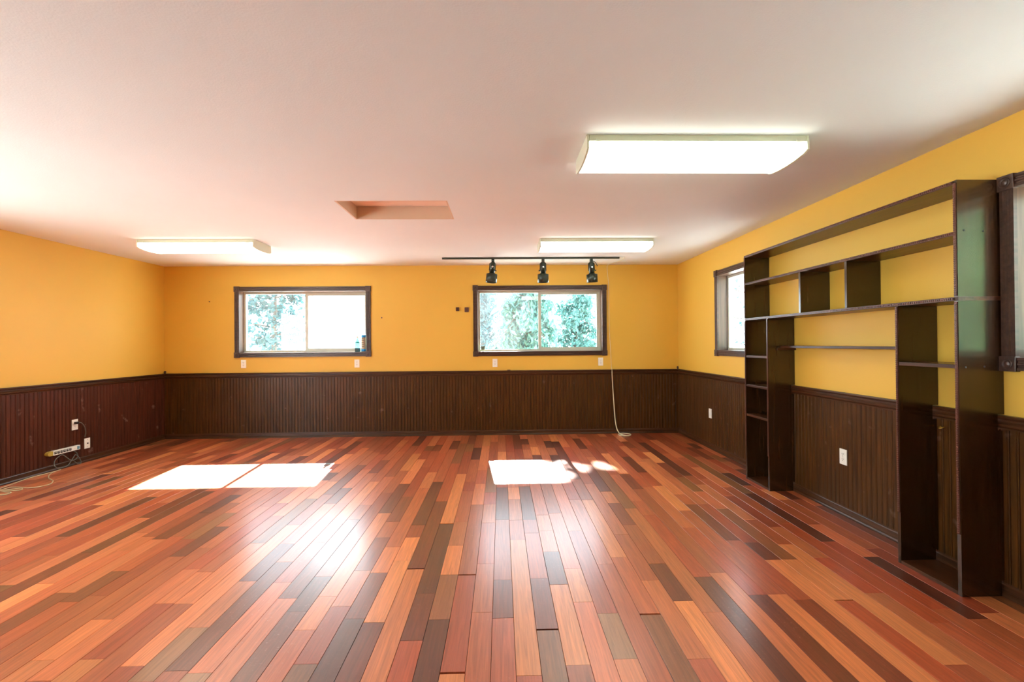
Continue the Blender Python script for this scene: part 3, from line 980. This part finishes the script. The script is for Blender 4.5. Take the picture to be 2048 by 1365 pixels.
# cream cord from the track down to the floor
pts = [(1.646, 5.990, 2.432), (1.652, 6.04, 2.433), (1.640, 6.20, 2.433), (1.560, 6.50, 2.433), (1.541, 6.543, 2.41), (1.552, 6.544, 2.25), (1.560, 6.544, 2.08), (1.566, 6.544, 1.5), (1.581, 6.544, 1.2), (1.588, 6.540, .97), (1.589, 6.508, .925), (1.592, 6.510, .80), (1.611, 6.515, .484), (1.630, 6.510, .195), (1.650, 6.495, .07)]
for i in range(0, 15):
    a = PI * 0.9 + i * 2 * PI / 11
    pts.append((1.735 + .085 * math.cos(a), 6.405 + .085 * math.sin(a), .045 * (1 - i / 4) if i < 4 else .0085 + .001 * (i % 2)))
sp_ = smooth_path(pts)
n_thin = 10 * 5
rad = [.0035 if i < n_thin else min(.0075, .0035 + (i - n_thin) * .0004) for i in range(len(sp_))]
tag(B().tube(sp_, rad).build('hanging_cord', 'cream'), 'cream cord hanging from the track to a coil on the floor', 'cord')

# ------------------------------------------------------------------ small things on walls and sills
for (x, w, h, z, lab) in ((-.622, .050, .056, 1.808, 'smaller of two brown square coat pegs on the yellow wall'), (-.491, .062, .068, 1.801, 'larger brown square coat peg beside the spotlight window')):
    kr = tag(empty('coat_peg', (x, YB, z)), lab, 'coat peg', 'brown coat pegs')
    B().bbox(-w / 2, w / 2, -.024, -.0003, -h / 2, h / 2, .009).build('body', 'brownknob', kr)
    B().lathe([(w * .28, 0), (w * .28, .004), (w * .18, .006)], (0, -.0235, 0), 14, Matrix.Rotation(PI / 2, 4, 'X')).build('button', 'brownknob', kr)
for (x, z, lab) in ((-1.702, 1.693, 'tiny dark nail in the yellow wall between the two wide windows'), (-4.125, 1.937, 'tiny brass nail high in the yellow wall near the corner')):
    tag(B().lathe([(.003, 0), (.003, .012), (.009, .013), (.008, .017)], (x, YB, z), 10, Matrix.Rotation(PI / 2, 4, 'X')).build('nail', 'brownknob'), lab, 'nail')
for (x, lab) in ((XL + .020, 'small dark peg on the chair rail in the left corner'), (XR - .020, 'small dark peg on the chair rail in the right corner')):
    tag(B().lathe([(.012, 0), (.010, .008), (.009, .014), (.015, .022), (.015, .028), (.009, .036), (.002, .039)], (x, YB - .018, .9242), 14).build('rail_peg', 'brownknob'), lab, 'peg', 'corner rail pegs')
tag(B().bbox(.085, .130, YB - .026, YB - .010, .9242, .933, .003).build('wood_chip', 'brownknob'), 'dark sliver of wood lying on the chair rail under the window', 'wood chip')
hk = tag(empty('cup_hook', (XR - .0105, 2.640 + .02, .803)), 'small brass hook on the wainscot inside the narrow bookcase bay', 'hook')
hk.location.y = 2.60
B().lathe([(.006, 0), (.006, .002)], (0, 0, 0), 10, Matrix.Rotation(-PI / 2, 4, 'Y')).build('base', 'brass', hk)
B().tube(smooth_path([(-.002, 0, 0), (-.016, -.005, 0), (-.026, -.016, -.004), (-.022, -.030, .0), (-.012, -.034, .006)]), .0028, 6).build('hook', 'brass', hk)

def put(name, x, y, z, lab, cat):
    return tag(empty(name, (x, y, z)), lab, cat)
bt = put('bottle', -2.070, YB + .055, 1.208, 'pale aqua plastic bottle on the window sill', 'bottle')
B().lathe([(.033, 0.0005), (.036, .006), (.036, .085), (.034, .125), (.025, .160), (.013, .182), (.012, .196)], n=22).build('body', 'bottle', bt)
B().lathe([(.015, .1965), (.015, .222), (.011, .230)], n=16).build('cap', 'plastic', bt)
B().lathe([(.0362, .125), (.0355, .130), (.031, .145), (.030, .146)], n=22).build('label', 'bottle_cap', bt)
cn = put('can', -1.978, YB + .040, 1.208, 'tall blue can with a pale label at the window edge', 'can')
B().lathe([(.028, .0005), (.031, .004), (.031, .200), (.029, .205)], n=24).build('body', 'label', cn)
B().lathe([(.0315, .205), (.0315, .238), (.028, .241)], n=24).build('cap', 'bluecan', cn)
B().lathe([(.0314, .006), (.0314, .040)], n=24).build('lower_band', 'bluecan', cn)
for z in (.075, .105, .132, .160, .182):
    B().box(-.018, .016, -.0318, -.026, z, z + .008).build('label_print', 'labelink', cn)
cd = put('card_stand', -.264, YB + .050, 1.196, 'small grey-green square card on a short dark stem on the sill', 'card')
B().lathe([(.016, .0005), (.014, .004), (.003, .006), (.003, .028)], n=14).build('stem', 'slot', cd)
b = B(); b.prism([(-.024, .026), (.024, .026), (.030, .080), (-.030, .076)], -.004, .004, 'y'); b.build('card', 'card', cd)
B().lathe([(.007, 0), (.007, .002)], (0.002, -.0038, .052), 10, Matrix.Rotation(PI / 2, 4, 'X')).build('dot', 'slot', cd)

# ------------------------------------------------------------------ outside: ground and trees
b = B(); b.box(-60, 60, -60, 90, -0.5, -0.35)
tag(b.build('ground', 'ground'), 'sunlit pale ground outside the windows', 'ground', kind='structure')

def tree(x, y, h, rx, leafn, leafsize, mat, label, zlo=0.4, lean=0.0, droop=0.0, dens=1.0, branchn=14, hollow=0.0, seed=1):
    rg = random.Random(seed)
    root = tag(empty('tree', (x, y, -.35)), label, 'tree', 'trees outside')
    tr = B()
    tp = [(lean * t * h, 0.06 * math.sin(5 * t + seed), t * h) for t in (0, .25, .5, .75, .95)]
    tr.tube(tp, [.09 + h * .008, .08, .06, .04, .015], 8)
    tr.build('trunk', 'bark', root)
    br = B()
    lf = B()
    tips = []
    for i in range(branchn):
        t = zlo / h + (1 - zlo / h) * (i + .5) / branchn
        a = i * 2.399 + seed
        L = rx * (1.05 - .75 * t) * rg.uniform(.75, 1.15)
        p0 = Vector((lean * t * h, 0, t * h))
        dr = Vector((math.cos(a), math.sin(a), 0))
        p1 = p0 + dr * L * .5 + Vector((0, 0, .10 * L))
        p2 = p0 + dr * L + Vector((0, 0, (.12 - droop) * L))
        br.tube([p0, p1, p2], [.022, .014, .005], 5)
        tips.append((p0, p1, p2))
        for k2 in range(3):
            q0 = p0.lerp(p2, .35 + .2 * k2)
            q1 = q0 + Vector((rg.uniform(-1, 1), rg.uniform(-1, 1), rg.uniform(-.6, .5))) * L * .35
            br.tube([q0, q1], [.008, .003], 4)
            tips.append((q0, q0.lerp(q1, .5), q1))
    br.build('branches', 'bark', root)
    for i in range(leafn):
        p0, p1, p2 = rg.choice(tips)
        t = rg.random() ** (.6 if hollow else .8)
        c = (p0.lerp(p1, t * 2) if t < .5 else p1.lerp(p2, t * 2 - 1))
        c = c + Vector((rg.gauss(0, .10), rg.gauss(0, .10), rg.gauss(-.05, .12))) * dens
        d = Vector((rg.gauss(0, 1), rg.gauss(0, 1), rg.gauss(-droop * 2.2, .8))).normalized()
        s_ = d.cross(Vector((rg.gauss(0, 1), rg.gauss(0, 1), rg.gauss(0, 1)))).normalized()
        n_ = d.cross(s_)
        ls = leafsize * rg.uniform(.6, 1.3)
        w = ls * (.22 if droop else .34)
        lf.add([c, c + d * ls * .5 + s_ * w + n_ * .1 * ls, c + d * ls, c + d * ls * .5 - s_ * w + n_ * .1 * ls], [(0, 1, 2), (0, 2, 3)])
    o = lf.build('foliage', mat, root)
    o['kind'] = 'stuff'
    return root
tree(-5.6, 11.4, 3.5, 1.6, 2100, .15, 'leaf_dark', 'pale leafy tree seen through the window with the bottle', .5, seed=3, branchn=16)
tree(-0.75, 13.4, 3.3, 1.7, 6500, .17, 'leaf_pale', 'hazy tree at the left of the view through the spotlight window', .3, droop=.5, seed=5, branchn=20)
tree(0.60, 10.9, 3.1, 1.6, 9000, .16, 'leaf_green', 'dense drooping evergreen in the middle of the spotlight window', .3, droop=.6, seed=8, branchn=22)
tree(2.30, 14.0, 3.3, 1.5, 7500, .15, 'leaf_green', 'smaller green tree at the right of the spotlight window', .3, droop=.4, seed=11, branchn=18)
tree(0.40, 14.6, 11.0, 1.9, 4200, .22, 'leaf_pale', 'tall thin tree behind the evergreens', 6.2, seed=14, branchn=18)
tree(6.7, 12.0, 4.2, 1.9, 260, .12, 'leaf_dark', 'nearly bare tree seen through the half-hidden window', .5, seed=17, branchn=16)
tree(6.3, 6.4, 3.2, 1.5, 5200, .16, 'leaf_green', 'green shrub outside the window beside the bookcase', .2, seed=20, branchn=20)
tree(6.0, -1.2, 3.8, 1.8, 9000, .18, 'leaf_sunny', 'green tree outside the window near the viewer', .1, seed=23, branchn=24)
